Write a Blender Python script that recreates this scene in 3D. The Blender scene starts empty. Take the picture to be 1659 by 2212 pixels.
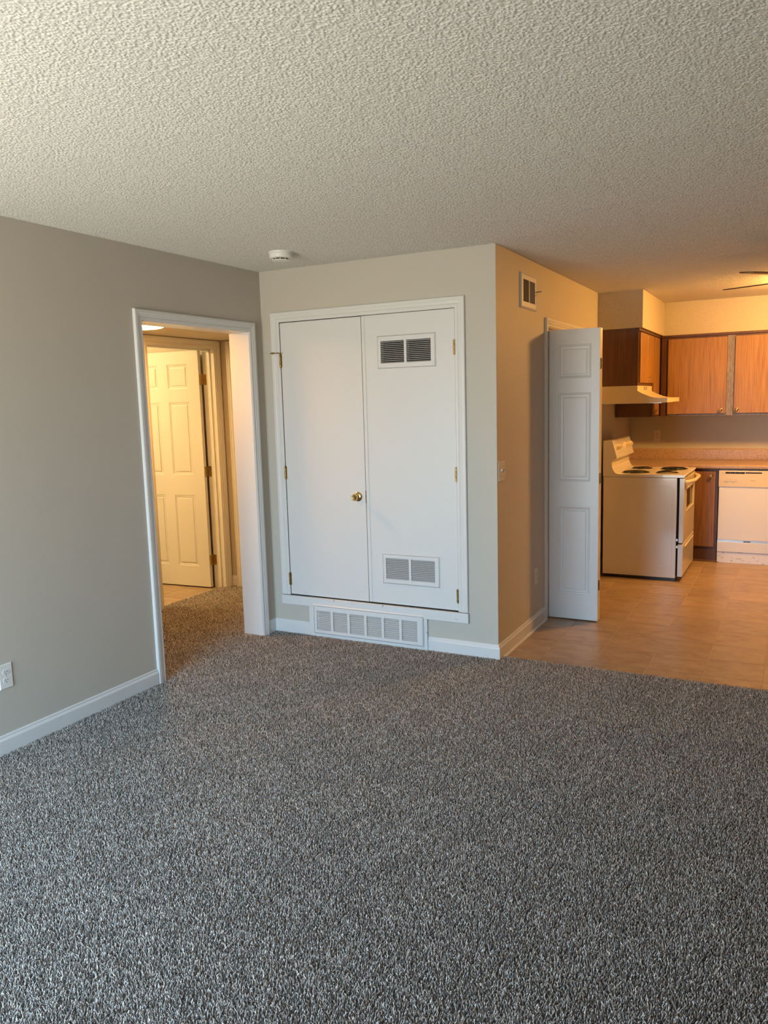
import bpy, bmesh, math, random
import numpy as np
from mathutils import Vector, Matrix

random.seed(7)
SC = bpy.context.scene
COL = SC.collection
PI = math.pi

# ------------------------------------------------------------------ camera
cam_d = bpy.data.cameras.new('camera')
cam = bpy.data.objects.new('camera', cam_d)
COL.objects.link(cam)
CAM = (1.563734, -4.432083, 1.565359)
F_PX, YAW, PITCH, ROLL = 1710.22, -0.48281, -0.137788, -0.0275442
f = Vector((math.sin(YAW) * math.cos(PITCH), math.cos(YAW) * math.cos(PITCH), math.sin(PITCH)))
r0 = Vector((math.cos(YAW), -math.sin(YAW), 0))
u0 = r0.cross(f)
rr = r0 * math.cos(ROLL) + u0 * math.sin(ROLL)
uu = -r0 * math.sin(ROLL) + u0 * math.cos(ROLL)
cam.matrix_world = Matrix(((rr.x, uu.x, -f.x, CAM[0]), (rr.y, uu.y, -f.y, CAM[1]), (rr.z, uu.z, -f.z, CAM[2]), (0, 0, 0, 1)))
cam_d.sensor_fit = 'VERTICAL'
cam_d.sensor_height = 36
cam_d.lens = 36 * F_PX / 2212
cam_d.clip_start = 0.02
SC.camera = cam

# ------------------------------------------------------------------ world, exposure
SC.view_settings.view_transform = 'Standard'
SC.view_settings.look = 'None'
SC.view_settings.gamma = 1
SC.view_settings.use_curve_mapping = False
SC.view_settings.exposure = 1.54
SKY_COL, SKY_STR = (0.50, 0.745, 1.0), 7.6
GROUND_COL, GROUND_STR = (1.0, 0.925, 0.79), 5.6
KITCHEN_LAMP = ((1.0, 0.475, 0.105), 106.0)
HALL_LAMP = ((1.0, 0.48, 0.13), 62.0)
BATH_LAMP = ((1.0, 0.70, 0.29), 78.0)

w = bpy.data.worlds.new('world')
SC.world = w
w.use_nodes = True
nt = w.node_tree
nt.nodes.clear()
tc = nt.nodes.new('ShaderNodeTexCoord')
sx = nt.nodes.new('ShaderNodeSeparateXYZ')
mr = nt.nodes.new('ShaderNodeMapRange')
mr.inputs['From Min'].default_value = -0.04
mr.inputs['From Max'].default_value = 0.04
mx = nt.nodes.new('ShaderNodeMix')
mx.data_type = 'RGBA'
mx.inputs[6].default_value = tuple(c * GROUND_STR for c in GROUND_COL) + (1,)
mx.inputs[7].default_value = tuple(c * SKY_STR for c in SKY_COL) + (1,)
bg = nt.nodes.new('ShaderNodeBackground')
wo = nt.nodes.new('ShaderNodeOutputWorld')
nt.links.new(tc.outputs['Generated'], sx.inputs[0])
nt.links.new(sx.outputs['Z'], mr.inputs['Value'])
nt.links.new(mr.outputs[0], mx.inputs[0])
nt.links.new(mx.outputs[2], bg.inputs[0])
nt.links.new(bg.outputs[0], wo.inputs[0])

# the patio door behind the photographer lets the daylight in; the portal only guides its sampling
WIN = (-1.56, 0.30, 0.02, 2.06)
YB = -5.0
pl = bpy.data.lights.new('patio_door_portal', 'AREA')
pl.shape = 'RECTANGLE'
pl.size = WIN[1] - WIN[0]
pl.size_y = WIN[3] - WIN[2]
pl.cycles.is_portal = True
po = bpy.data.objects.new('patio_door_portal', pl)
COL.objects.link(po)
po.location = ((WIN[0] + WIN[1]) / 2, YB - 0.13, (WIN[2] + WIN[3]) / 2)
po.rotation_euler = (PI / 2, 0, 0)      # shines towards +y

# ------------------------------------------------------------------ materials
MATS = {}


def mat(name, color, rough=0.5, metal=0.0, bump=None, mottle=None, spec=0.5, coat=0.0, emit=None):
    """Principled surface; mottle=(scale, other colour, lo, hi, detail); bump=(scale, strength, distance)."""
    m = bpy.data.materials.new(name)
    m.use_nodes = True
    n = m.node_tree
    b = n.nodes['Principled BSDF']
    b.inputs['Base Color'].default_value = tuple(color) + (1,)
    b.inputs['Roughness'].default_value = rough
    b.inputs['Metallic'].default_value = metal
    b.inputs['Specular IOR Level'].default_value = spec
    b.inputs['Coat Weight'].default_value = coat
    t = n.nodes.new('ShaderNodeTexCoord')
    if mottle:
        sc, c2, lo, hi, det = mottle
        no = n.nodes.new('ShaderNodeTexNoise')
        no.inputs['Scale'].default_value = sc
        no.inputs['Detail'].default_value = det
        n.links.new(t.outputs['Object'], no.inputs['Vector'])
        rmp = n.nodes.new('ShaderNodeValToRGB')
        rmp.color_ramp.elements[0].position = lo
        rmp.color_ramp.elements[1].position = hi
        rmp.color_ramp.elements[0].color = tuple(color) + (1,)
        rmp.color_ramp.elements[1].color = tuple(c2) + (1,)
        n.links.new(no.outputs[0], rmp.inputs[0])
        n.links.new(rmp.outputs[0], b.inputs['Base Color'])
    if bump:
        no = n.nodes.new('ShaderNodeTexNoise')
        no.inputs['Scale'].default_value = bump[0]
        no.inputs['Detail'].default_value = 3
        n.links.new(t.outputs['Object'], no.inputs['Vector'])
        bp = n.nodes.new('ShaderNodeBump')
        bp.inputs['Strength'].default_value = bump[1]
        bp.inputs['Distance'].default_value = bump[2]
        n.links.new(no.outputs[0], bp.inputs['Height'])
        n.links.new(bp.outputs[0], b.inputs['Normal'])
    if emit:
        b.inputs['Emission Color'].default_value = tuple(emit[0]) + (1,)
        b.inputs['Emission Strength'].default_value = emit[1]
    MATS[name] = m
    return m


def wood(name, c1, c2, c3, rough=0.38, scale=1.0, grey_streak=None):
    """Flat-sawn oak veneer: long vertical grain with cathedral bands."""
    m = bpy.data.materials.new(name)
    m.use_nodes = True
    n = m.node_tree
    b = n.nodes['Principled BSDF']
    b.inputs['Roughness'].default_value = rough
    t = n.nodes.new('ShaderNodeTexCoord')
    mp = n.nodes.new('ShaderNodeMapping')
    mp.inputs['Scale'].default_value = (9 * scale, 9 * scale, 0.9 * scale)
    n.links.new(t.outputs['Object'], mp.inputs[0])
    n1 = n.nodes.new('ShaderNodeTexNoise')
    n1.inputs['Scale'].default_value = 1.0
    n1.inputs['Detail'].default_value = 2
    n.links.new(mp.outputs[0], n1.inputs['Vector'])
    mu = n.nodes.new('ShaderNodeMath')
    mu.operation = 'MULTIPLY'
    mu.inputs[1].default_value = 26
    n.links.new(n1.outputs[0], mu.inputs[0])
    si = n.nodes.new('ShaderNodeMath')
    si.operation = 'SINE'
    n.links.new(mu.outputs[0], si.inputs[0])
    mp2 = n.nodes.new('ShaderNodeMapping')
    mp2.inputs['Scale'].default_value = (170, 170, 4)
    n.links.new(t.outputs['Object'], mp2.inputs[0])
    n2 = n.nodes.new('ShaderNodeTexNoise')
    n2.inputs['Scale'].default_value = 1.0
    n2.inputs['Detail'].default_value = 2
    n.links.new(mp2.outputs[0], n2.inputs['Vector'])
    ad = n.nodes.new('ShaderNodeMath')
    ad.operation = 'MULTIPLY_ADD'
    ad.inputs[1].default_value = 0.055
    n.links.new(si.outputs[0], ad.inputs[0])
    n.links.new(n2.outputs[0], ad.inputs[2])
    rp = n.nodes.new('ShaderNodeValToRGB')
    e = rp.color_ramp.elements
    e[0].position = 0.22
    e[0].color = tuple(c3) + (1,)
    e[1].position = 0.80
    e[1].color = tuple(c1) + (1,)
    k = e.new(0.5)
    k.color = tuple(c2) + (1,)
    n.links.new(ad.outputs[0], rp.inputs[0])
    src = rp.outputs[0]
    if grey_streak:
        n3 = n.nodes.new('ShaderNodeTexNoise')
        n3.inputs['Scale'].default_value = 1
        n3.inputs['Detail'].default_value = 4
        mp3 = n.nodes.new('ShaderNodeMapping')
        mp3.inputs['Scale'].default_value = (150, 150, 22)
        n.links.new(t.outputs['Object'], mp3.inputs[0])
        n.links.new(mp3.outputs[0], n3.inputs['Vector'])
        r3 = n.nodes.new('ShaderNodeValToRGB')
        r3.color_ramp.elements[0].position = 0.15
        r3.color_ramp.elements[1].position = 0.62
        n.links.new(n3.outputs[0], r3.inputs[0])
        mm = n.nodes.new('ShaderNodeMix')
        mm.data_type = 'RGBA'
        mm.inputs[7].default_value = tuple(grey_streak) + (1,)
        n.links.new(r3.outputs[0], mm.inputs[0])
        n.links.new(src, mm.inputs[6])
        src = mm.outputs[2]
    n.links.new(src, b.inputs['Base Color'])
    MATS[name] = m
    return m


PAINT = mat('greige_wall_paint', (0.545, 0.505, 0.438), 0.55, bump=(140, 0.10, 0.002), spec=0.35)
SOFFIT = mat('textured_soffit_paint', (0.56, 0.51, 0.42), 0.8, bump=(95, 0.75, 0.006), mottle=(75, (0.43, 0.37, 0.28), 0.55, 0.80, 6))
TRIM = mat('white_trim_paint', (0.71, 0.71, 0.70), 0.32, bump=(60, 0.05, 0.002))
DOORW = mat('white_door_paint', (0.70, 0.70, 0.695), 0.38, bump=(45, 0.04, 0.002))
SCUFF = mat('scuffed_white_paint', (0.70, 0.70, 0.69), 0.45, mottle=(38, (0.30, 0.27, 0.24), 0.66, 0.72, 5))
CEIL = mat('popcorn_ceiling_white', (0.69, 0.672, 0.625), 0.9, bump=(420, 0.35, 0.002), spec=0.2)
HCEIL = mat('hall_ceiling_paint', (0.66, 0.61, 0.52), 0.8, bump=(200, 0.2, 0.003))
DARK = mat('void_shade', (0.012, 0.011, 0.010), 0.9)  # near-black colour standing in for the shade inside openings
SUBFLOOR = mat('grey_subfloor', (0.16, 0.14, 0.12), 0.9)
GROUT = mat('tile_joint', (0.52, 0.40, 0.28), 0.7)
BRASS = mat('polished_brass', (0.76, 0.60, 0.29), 0.16, 1.0)
ABRASS = mat('tarnished_brass', (0.42, 0.29, 0.11), 0.34, 1.0, mottle=(90, (0.20, 0.13, 0.05), 0.45, 0.65, 3))
STEEL = mat('brushed_steel', (0.55, 0.55, 0.55), 0.3, 1.0)
GREYMET = mat('grey_louver_metal', (0.30, 0.29, 0.27), 0.5, 0.2)
ENAMEL = mat('bisque_enamel', (0.78, 0.73, 0.66), 0.16, coat=0.3)
ENAMELW = mat('white_enamel', (0.82, 0.83, 0.88), 0.22, coat=0.2)
CREAM = mat('cream_plastic', (0.76, 0.64, 0.44), 0.3)
HOODM = mat('almond_hood_enamel', (0.68, 0.58, 0.40), 0.35)
KICK = mat("scuffed_kick_plate", (0.83, 0.84, 0.90), 0.4, mottle=(26, (0.36, 0.32, 0.33), 0.60, 0.70, 5))
BLACK = mat('black_metal', (0.012, 0.011, 0.010), 0.28, 0.0)
CHROME = mat('drip_pan_chrome', (0.45, 0.43, 0.40), 0.22, 1.0)
OVENGLASS = mat('dark_oven_glass', (0.02, 0.015, 0.01), 0.06)
LAM = mat('speckled_tan_laminate', (0.47, 0.33, 0.24), 0.3, mottle=(120, (0.30, 0.19, 0.125), 0.48, 0.66, 4))
PLATE = mat('white_plate_plastic', (0.78, 0.77, 0.73), 0.35)
IVORY = mat('ivory_plate_plastic', (0.70, 0.62, 0.50), 0.35)
SLOT = mat('dark_slot', (0.02, 0.018, 0.016), 0.6)
MARK = mat('grey_print', (0.28, 0.22, 0.15), 0.6)
OAK = wood('oak_door_veneer', (0.38, 0.205, 0.060), (0.31, 0.155, 0.042), (0.19, 0.085, 0.022))
OAKLOW = wood('oak_base_veneer', (0.32, 0.165, 0.075), (0.25, 0.12, 0.05), (0.16, 0.07, 0.03))
WALNUT = wood('dark_cabinet_side', (0.17, 0.072, 0.026), (0.125, 0.05, 0.018), (0.08, 0.03, 0.011))
FRAMEW = wood('dark_face_frame', (0.13, 0.055, 0.028), (0.095, 0.038, 0.019), (0.06, 0.024, 0.012))
GREYFRAME = wood('grey_streaked_frame', (0.13, 0.06, 0.035), (0.10, 0.045, 0.025), (0.07, 0.03, 0.016), grey_streak=(0.25, 0.225, 0.22))  # dark face frame wood with grey streaks mixed in
FANW = mat('dark_fan_blade', (0.10, 0.05, 0.022), 0.4)
LAMPK = mat('kitchen_lamp_glass', (0.9, 0.8, 0.6), 0.4, emit=KITCHEN_LAMP)
LAMPH = mat('hall_lamp_glass', (0.9, 0.85, 0.75), 0.4, emit=HALL_LAMP)
LAMPB = mat('bath_lamp_glass', (0.9, 0.85, 0.75), 0.4, emit=BATH_LAMP)


def tile_mat():
    """Tan resilient tile: cloudy mottling, streaks across the tile, a shade of its own for each tile."""
    m = bpy.data.materials.new('tan_vinyl_tile')
    m.use_nodes = True
    n = m.node_tree
    b = n.nodes['Principled BSDF']
    b.inputs['Roughness'].default_value = 0.34
    t = n.nodes.new('ShaderNodeTexCoord')
    mp = n.nodes.new('ShaderNodeMapping')
    mp.inputs['Scale'].default_value = (3.2, 5.2, 4)
    oi = n.nodes.new('ShaderNodeObjectInfo')
    off = n.nodes.new('ShaderNodeVectorMath')
    off.operation = 'MULTIPLY_ADD'
    off.inputs[1].default_value = (37, 61, 0)
    cmb = n.nodes.new('ShaderNodeCombineXYZ')
    n.links.new(oi.outputs['Random'], cmb.inputs[0])
    n.links.new(oi.outputs['Random'], cmb.inputs[1])
    n.links.new(cmb.outputs[0], off.inputs[0])
    n.links.new(t.outputs['Object'], off.inputs[2])
    n.links.new(off.outputs[0], mp.inputs[0])
    a = n.nodes.new('ShaderNodeTexNoise')
    a.inputs['Scale'].default_value = 1.9
    a.inputs['Detail'].default_value = 9
    a.inputs['Roughness'].default_value = 0.72
    n.links.new(mp.outputs[0], a.inputs['Vector'])
    r = n.nodes.new('ShaderNodeValToRGB')
    e = r.color_ramp.elements
    e[0].position, e[0].color = 0.30, (0.27, 0.175, 0.105, 1)
    e[1].position, e[1].color = 0.72, (0.46, 0.345, 0.235, 1)
    k = e.new(0.5)
    k.color = (0.37, 0.265, 0.17, 1)
    n.links.new(a.outputs[0], r.inputs[0])
    mr_ = n.nodes.new('ShaderNodeMapRange')
    mr_.inputs['To Min'].default_value = 0.90
    mr_.inputs['To Max'].default_value = 1.06
    n.links.new(oi.outputs['Random'], mr_.inputs['Value'])
    mul = n.nodes.new('ShaderNodeVectorMath')
    mul.operation = 'SCALE'
    n.links.new(r.outputs[0], mul.inputs[0])
    n.links.new(mr_.outputs[0], mul.inputs['Scale'])
    n.links.new(mul.outputs[0], b.inputs['Base Color'])
    bp = n.nodes.new('ShaderNodeBump')
    bp.inputs['Strength'].default_value = 0.12
    bp.inputs['Distance'].default_value = 0.004
    n.links.new(a.outputs[0], bp.inputs['Height'])
    n.links.new(bp.outputs[0], b.inputs['Normal'])
    return m


def carpet_mat():
    m = bpy.data.materials.new('carpet_yarn')
    m.use_nodes = True
    n = m.node_tree
    b = n.nodes['Principled BSDF']
    b.inputs['Roughness'].default_value = 0.75
    b.inputs['Specular IOR Level'].default_value = 0.35
    at = n.nodes.new('ShaderNodeAttribute')
    at.attribute_name = 'yarn'
    n.links.new(at.outputs['Color'], b.inputs['Base Color'])
    return m


def glass_mat():
    m = bpy.data.materials.new('clear_pane')
    m.use_nodes = True
    n = m.node_tree
    n.nodes.clear()
    o = n.nodes.new('ShaderNodeOutputMaterial')
    t = n.nodes.new('ShaderNodeBsdfTransparent')
    t.inputs[0].default_value = (0.97, 0.985, 0.98, 1)
    g = n.nodes.new('ShaderNodeBsdfGlossy')
    g.inputs['Roughness'].default_value = 0.02
    mi = n.nodes.new('ShaderNodeMixShader')
    mi.inputs[0].default_value = 0.06
    n.links.new(t.outputs[0], mi.inputs[1])
    n.links.new(g.outputs[0], mi.inputs[2])
    n.links.new(mi.outputs[0], o.inputs[0])
    return m


TILE = tile_mat()
CARPET = carpet_mat()
PANE = glass_mat()

# ------------------------------------------------------------------ helpers


def new():
    return bmesh.new()


def box(bm, x0, y0, z0, x1, y1, z1, bev=0.0, seg=2):
    t = bmesh.new() if bev else bm
    vs = [t.verts.new(p) for p in ((x0, y0, z0), (x1, y0, z0), (x1, y1, z0), (x0, y1, z0), (x0, y0, z1), (x1, y0, z1), (x1, y1, z1), (x0, y1, z1))]
    for q in ((3, 2, 1, 0), (4, 5, 6, 7), (0, 1, 5, 4), (1, 2, 6, 5), (2, 3, 7, 6), (3, 0, 4, 7)):
        t.faces.new([vs[i] for i in q])
    if bev:
        bmesh.ops.bevel(t, geom=t.edges[:], offset=bev, segments=seg, affect='EDGES', profile=0.5)
        append(bm, t)
    return bm


def append(bm, t):
    me = bpy.data.meshes.new('tmp')
    t.to_mesh(me)
    t.free()
    bm.from_mesh(me)
    bpy.data.meshes.remove(me)


def frame_of(axis):
    a = Vector(axis).normalized()
    h = Vector((0, 0, 1)) if abs(a.z) < 0.9 else Vector((1, 0, 0))
    u = a.cross(h).normalized()
    return a, u, a.cross(u)


def lathe(bm, c, axis, prof, n=24):
    """Revolve prof [(radius, distance along axis), ...] about axis through c; ends are closed."""
    a, u, v = frame_of(axis)
    c = Vector(c)
    rings = []
    for r, h in prof:
        if r < 1e-6:
            rings.append([bm.verts.new(c + a * h)])
        else:
            rings.append([bm.verts.new(c + a * h + (u * math.cos(2 * PI * i / n) + v * math.sin(2 * PI * i / n)) * r) for i in range(n)])
    for A, B in zip(rings, rings[1:]):
        for i in range(n):
            j = (i + 1) % n
            if len(A) == 1 and len(B) == 1:
                continue
            if len(A) == 1:
                bm.faces.new((A[0], B[j], B[i]))
            elif len(B) == 1:
                bm.faces.new((A[i], A[j], B[0]))
            else:
                bm.faces.new((A[i], A[j], B[j], B[i]))
    if len(rings[0]) > 1:
        bm.faces.new(rings[0][::-1])
    if len(rings[-1]) > 1:
        bm.faces.new(rings[-1])
    return bm


def tube(bm, pts, r, n=8, squash=None):
    """Round bar along pts with closed ends."""
    pts = [Vector(p) for p in pts]
    rings = []
    for i, p in enumerate(pts):
        d = (pts[min(i + 1, len(pts) - 1)] - pts[max(i - 1, 0)])
        a, u, v = frame_of(d)
        rad = r[i] if isinstance(r, (list, tuple)) else r
        su, sv = squash or (1, 1)
        rings.append([bm.verts.new(p + u * math.cos(2 * PI * k / n) * rad * su + v * math.sin(2 * PI * k / n) * rad * sv) for k in range(n)])
    for A, B in zip(rings, rings[1:]):
        for k in range(n):
            j = (k + 1) % n
            bm.faces.new((A[k], A[j], B[j], B[k]))
    bm.faces.new(rings[0][::-1])
    bm.faces.new(rings[-1])
    return bm


def prism(bm, poly, fn, a, b):
    """Extrude a closed 2-D outline: fn(p, q, t) gives the point, t running from a to b."""
    A = [bm.verts.new(fn(p, q, a)) for p, q in poly]
    B = [bm.verts.new(fn(p, q, b)) for p, q in poly]
    n = len(poly)
    for i in range(n):
        j = (i + 1) % n
        bm.faces.new((A[i], A[j], B[j], B[i]))
    bm.faces.new(A[::-1])
    bm.faces.new(B)
    return bm


def plate(bm, fn, us, zs, holes, d0, d1):
    """Slab between depths d0 and d1 over the grid us x zs with rectangular holes cut through; one welded sheet."""
    us = sorted(set(us) | {h[0] for h in holes} | {h[1] for h in holes})
    zs = sorted(set(zs) | {h[2] for h in holes} | {h[3] for h in holes})

    def solid(i, j):
        if not (0 <= i < len(us) - 1 and 0 <= j < len(zs) - 1):
            return False
        cu, cz = (us[i] + us[i + 1]) / 2, (zs[j] + zs[j + 1]) / 2
        return not any(h[0] < cu < h[1] and h[2] < cz < h[3] for h in holes)
    V = {}

    def v(i, j, k):
        if (i, j, k) not in V:
            V[(i, j, k)] = bm.verts.new(fn(us[i], zs[j], (d0, d1)[k]))
        return V[(i, j, k)]
    for i in range(len(us) - 1):
        for j in range(len(zs) - 1):
            if not solid(i, j):
                continue
            bm.faces.new((v(i, j, 0), v(i + 1, j, 0), v(i + 1, j + 1, 0), v(i, j + 1, 0)))
            bm.faces.new((v(i, j + 1, 1), v(i + 1, j + 1, 1), v(i + 1, j, 1), v(i, j, 1)))
            for di, dj, e in ((-1, 0, ((i, j), (i, j + 1))), (1, 0, ((i + 1, j + 1), (i + 1, j))), (0, -1, ((i + 1, j), (i, j))), (0, 1, ((i, j + 1), (i + 1, j + 1)))):
                if not solid(i + di, j + dj):
                    (a, b), (c, d) = e
                    bm.faces.new((v(a, b, 0), v(c, d, 0), v(c, d, 1), v(a, b, 1)))
    return bm


def loops(bm, fn, rect, steps, cap=True):
    """Concentric rectangles: steps [(inset, depth), ...] joined up, the last one filled (raised panels, frames)."""
    u0_, u1_, z0_, z1_ = rect
    R = []
    for ins, d in steps:
        R.append([bm.verts.new(fn(*p, d)) for p in ((u0_ + ins, z0_ + ins), (u1_ - ins, z0_ + ins), (u1_ - ins, z1_ - ins), (u0_ + ins, z1_ - ins))])
    for A, B in zip(R, R[1:]):
        for i in range(4):
            j = (i + 1) % 4
            bm.faces.new((A[i], A[j], B[j], B[i]))
    if cap:
        bm.faces.new(R[-1])
    return bm


CASE = [(0.0, 0.0), (0.0, 0.009), (0.004, 0.012), (0.016, 0.012), (0.019, 0.0095), (0.023, 0.014), (0.036, 0.0155), (0.040, 0.018), (0.054, 0.018), (0.058, 0.015), (0.058, 0.0)]


def casing(bm, fn, u0_, u1_, z0_, z1_, wd=0.058, prof=CASE):
    """Mitred moulding up, across and down around an opening (inner edge u0..u1, top z1); fn(u, z, depth)."""
    s = wd / 0.058
    path = [((u0_, z0_), (-1, 0)), ((u0_, z1_), (-1, 1)), ((u1_, z1_), (1, 1)), ((u1_, z0_), (1, 0))]
    rows = [[bm.verts.new(fn(p[0] + d[0] * w_ * s, p[1] + d[1] * w_ * s, h)) for w_, h in prof] for p, d in path]
    for A, B in zip(rows, rows[1:]):
        for i in range(len(prof) - 1):
            bm.faces.new((A[i], A[i + 1], B[i + 1], B[i]))
    bm.faces.new(rows[0][::-1])
    bm.faces.new(rows[-1])
    return bm


BASE = [(0, 0), (0.011, 0), (0.013, 0.004), (0.013, 0.062), (0.012, 0.066), (0.007, 0.074), (0.006, 0.083), (0.003, 0.087), (0, 0.087)]


def link(name, bm, m, parent=None, smooth=False):
    """One mesh object, built in world coordinates, its origin moved to the middle of its foot."""
    bmesh.ops.recalc_face_normals(bm, faces=bm.faces[:])
    me = bpy.data.meshes.new(name)
    bm.to_mesh(me)
    bm.free()
    for mm in (m if isinstance(m, (list, tuple)) else [m]):
        me.materials.append(mm)
    if smooth:
        for p in me.polygons:
            p.use_smooth = True
    o = bpy.data.objects.new(name, me)
    COL.objects.link(o)
    if parent is not None:
        o.parent = parent
        o.matrix_parent_inverse = WORLD[parent.name].inverted()
        WORLD[o.name] = Matrix.Identity(4)
    else:
        WORLD[o.name] = Matrix.Identity(4)
    return o


WORLD = {}


def thing(name, label, cat, loc=(0, 0, 0), group=None):
    o = bpy.data.objects.new(name, None)
    o.empty_display_size = 0.05
    COL.objects.link(o)
    o.location = loc
    WORLD[o.name] = Matrix.Translation(loc)
    o['label'] = label
    o['category'] = cat
    if group:
        o['group'] = group
    return o


def struct(name, bm, m, label=None, smooth=False):
    o = link(name, bm, m, None, smooth)
    o['kind'] = 'structure'
    if label:
        o['label'] = label
    return o


def sname(name, label=None):
    """Structure built from parts: an Empty."""
    o = bpy.data.objects.new(name, None)
    o.empty_display_size = 0.05
    COL.objects.link(o)
    WORLD[o.name] = Matrix.Identity(4)
    o['kind'] = 'structure'
    if label:
        o['label'] = label
    return o


def smooth_angle(o, deg=35):
    me = o.data
    for p in me.polygons:
        p.use_smooth = True
    me.set_sharp_from_angle(angle=math.radians(deg))


# plane maps: (u, z, depth towards the room)
def on_left(u, z, d): return (-1.645 + d, u, z)          # living room's left wall
def on_front(u, z, d): return (u, -d, z)                 # closet front
def on_right(u, z, d): return (0.0 + d, u, z)            # wall of the pantry / kitchen
def on_hall(u, z, d): return (-2.83 + d, u, z)           # hall's far wall
def on_end(u, z, d): return (u, 1.02 - d, z)             # hall's end wall


# ------------------------------------------------------------------ room shell
H = 2.44
bm = new(); plate(bm, on_left, (-5.0, 1.14), (-0.03, H + 0.02), [(-1.110, -0.150, -0.05, 2.045)], 0, -0.14)
struct('wall_left', bm, PAINT, 'shaded greige wall with the open hall doorway in it')
bm = new(); plate(bm, on_front, (-1.645, 0.0), (-0.03, H + 0.02), [(-1.515, -0.240, 0.252, 2.120)], 0, -0.11)
struct('wall_front', bm, PAINT, 'greige closet front that faces the living room')
bm = new(); plate(bm, on_right, (0.11, 4.24), (-0.03, H + 0.02), [(1.042, 2.30, -0.05, 2.05)], 0, -0.11)
struct('wall_pantry', bm, PAINT, 'greige wall running into the kitchen, lit orange by the lamp')
bm = new(); box(bm, -0.11, 4.12, -0.03, 5.3, 4.24, H + 0.02)
struct('wall_kitchen', bm, PAINT, 'kitchen back wall above the counter')
bm = new(); box(bm, 5.2, -5.12, -0.03, 5.32, 4.12, H + 0.02)
struct('wall_right', bm, PAINT)
bm = new(); plate(bm, lambda u, z, d: (u, YB + d, z), (-1.785, 5.2), (-0.03, H + 0.02), [WIN], 0, -0.12)
struct('wall_back', bm, PAINT)
# furnace closet and pantry insides
bm = new(); box(bm, -1.645, 0.93, -0.03, -0.11, 1.04, H + 0.02)
struct('wall_closet', bm, PAINT)
bm = new(); box(bm, -1.22, 1.04, -0.03, -1.11, 4.12, H + 0.02)
struct('wall_pantry_back', bm, PAINT)
bm = new(); box(bm, -1.11, 2.42, -0.03, -0.11, 2.54, H + 0.02)
struct('wall_pantry_side', bm, PAINT)
# hall
bm = new(); plate(bm, on_hall, (-2.6, 1.14), (-0.03, H + 0.02), [(0.155, 0.935, -0.05, 2.047)], 0, -0.12)
struct('wall_hall', bm, PAINT)
bm = new(); plate(bm, on_end, (-2.83, -1.785), (-0.03, H + 0.02), [(-2.695, -1.95, -0.05, 2.045)], 0, -0.12)
struct('wall_hall_end', bm, PAINT)
bm = new(); box(bm, -2.95, -2.6, -0.03, -1.785, -2.48, H + 0.02)
struct('wall_hall_near', bm, PAINT)
bm = new(); box(bm, -2.83, -2.48, 2.12, -1.785, 1.02, 2.16)
struct('ceiling_hall', bm, HCEIL, 'low hall ceiling')
# bathroom
bm = new(); box(bm, -4.9, -0.9, -0.03, -4.78, 1.7, H + 0.02)
struct('wall_bath', bm, PAINT)
bm = new(); box(bm, -4.78, 0.985, -0.03, -2.95, 1.10, H + 0.02)
struct('wall_bath_far', bm, PAINT)
bm = new(); box(bm, -4.78, -0.9, -0.03, -2.95, -0.78, H + 0.02)
struct('wall_bath_near', bm, PAINT)
bm = new(); box(bm, -4.9, -0.9, H, -2.95, 1.7, H + 0.06)
struct('ceiling_bath', bm, HCEIL)

# floor slab and tiles
FZ = -0.012
bm = new(); box(bm, -5.0, -5.12, -0.10, 5.32, 4.24, -0.0145)
floor = struct('floor', bm, GROUT, 'floor slab with the tan kitchen and bathroom tiles on it')
TS = 0.3065


def tile_mesh(name, x0, y0, x1, y1, g=0.0020):
    b = new()
    zt, zb = FZ, -0.0150
    ix = 0.0012
    x0 += g; y0 += g; x1 -= g; y1 -= g
    lo = [b.verts.new(p) for p in ((x0, y0, zb), (x1, y0, zb), (x1, y1, zb), (x0, y1, zb))]
    mi = [b.verts.new(p) for p in ((x0, y0, zt - 0.0006), (x1, y0, zt - 0.0006), (x1, y1, zt - 0.0006), (x0, y1, zt - 0.0006))]
    hi = [b.verts.new(p) for p in ((x0 + ix, y0 + ix, zt), (x1 - ix, y0 + ix, zt), (x1 - ix, y1 - ix, zt), (x0 + ix, y1 - ix, zt))]
    for A, B in ((lo, mi), (mi, hi)):
        for i in range(4):
            b.faces.new((A[i], A[(i + 1) % 4], B[(i + 1) % 4], B[i]))
    b.faces.new(hi)
    me = bpy.data.meshes.new(name)
    b.to_mesh(me)
    b.free()
    me.materials.append(TILE)
    return me


full = tile_mesh('tile', -TS / 2, -TS / 2, TS / 2, TS / 2)


def lay(x0, x1, y0, y1, jx, jy, avoid=()):
    """Square tiles on the lattice through (jx, jy), cut at the edges of the area; alike ones share a mesh."""
    i0 = math.floor((x0 - jx) / TS); i1 = math.ceil((x1 - jx) / TS)
    j0 = math.floor((y0 - jy) / TS); j1 = math.ceil((y1 - jy) / TS)
    for i in range(i0, i1):
        for j in range(j0, j1):
            a, b = max(x0, jx + i * TS), min(x1, jx + (i + 1) * TS)
            c, d = max(y0, jy + j * TS), min(y1, jy + (j + 1) * TS)
            if b - a < 0.01 or d - c < 0.01:
                continue
            if any(a >= q[0] and b <= q[1] and c >= q[2] and d <= q[3] for q in avoid):
                continue
            if b - a > TS - 1e-6 and d - c > TS - 1e-6:
                me, cx_, cy_ = full, (a + b) / 2, (c + d) / 2
            else:
                cx_, cy_ = (a + b) / 2, (c + d) / 2
                me = tile_mesh('tile', a - cx_, c - cy_, b - cx_, d - cy_)
            o = bpy.data.objects.new('tile', me)
            COL.objects.link(o)
            o.parent = floor
            o.location = (cx_, cy_, 0)


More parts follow.
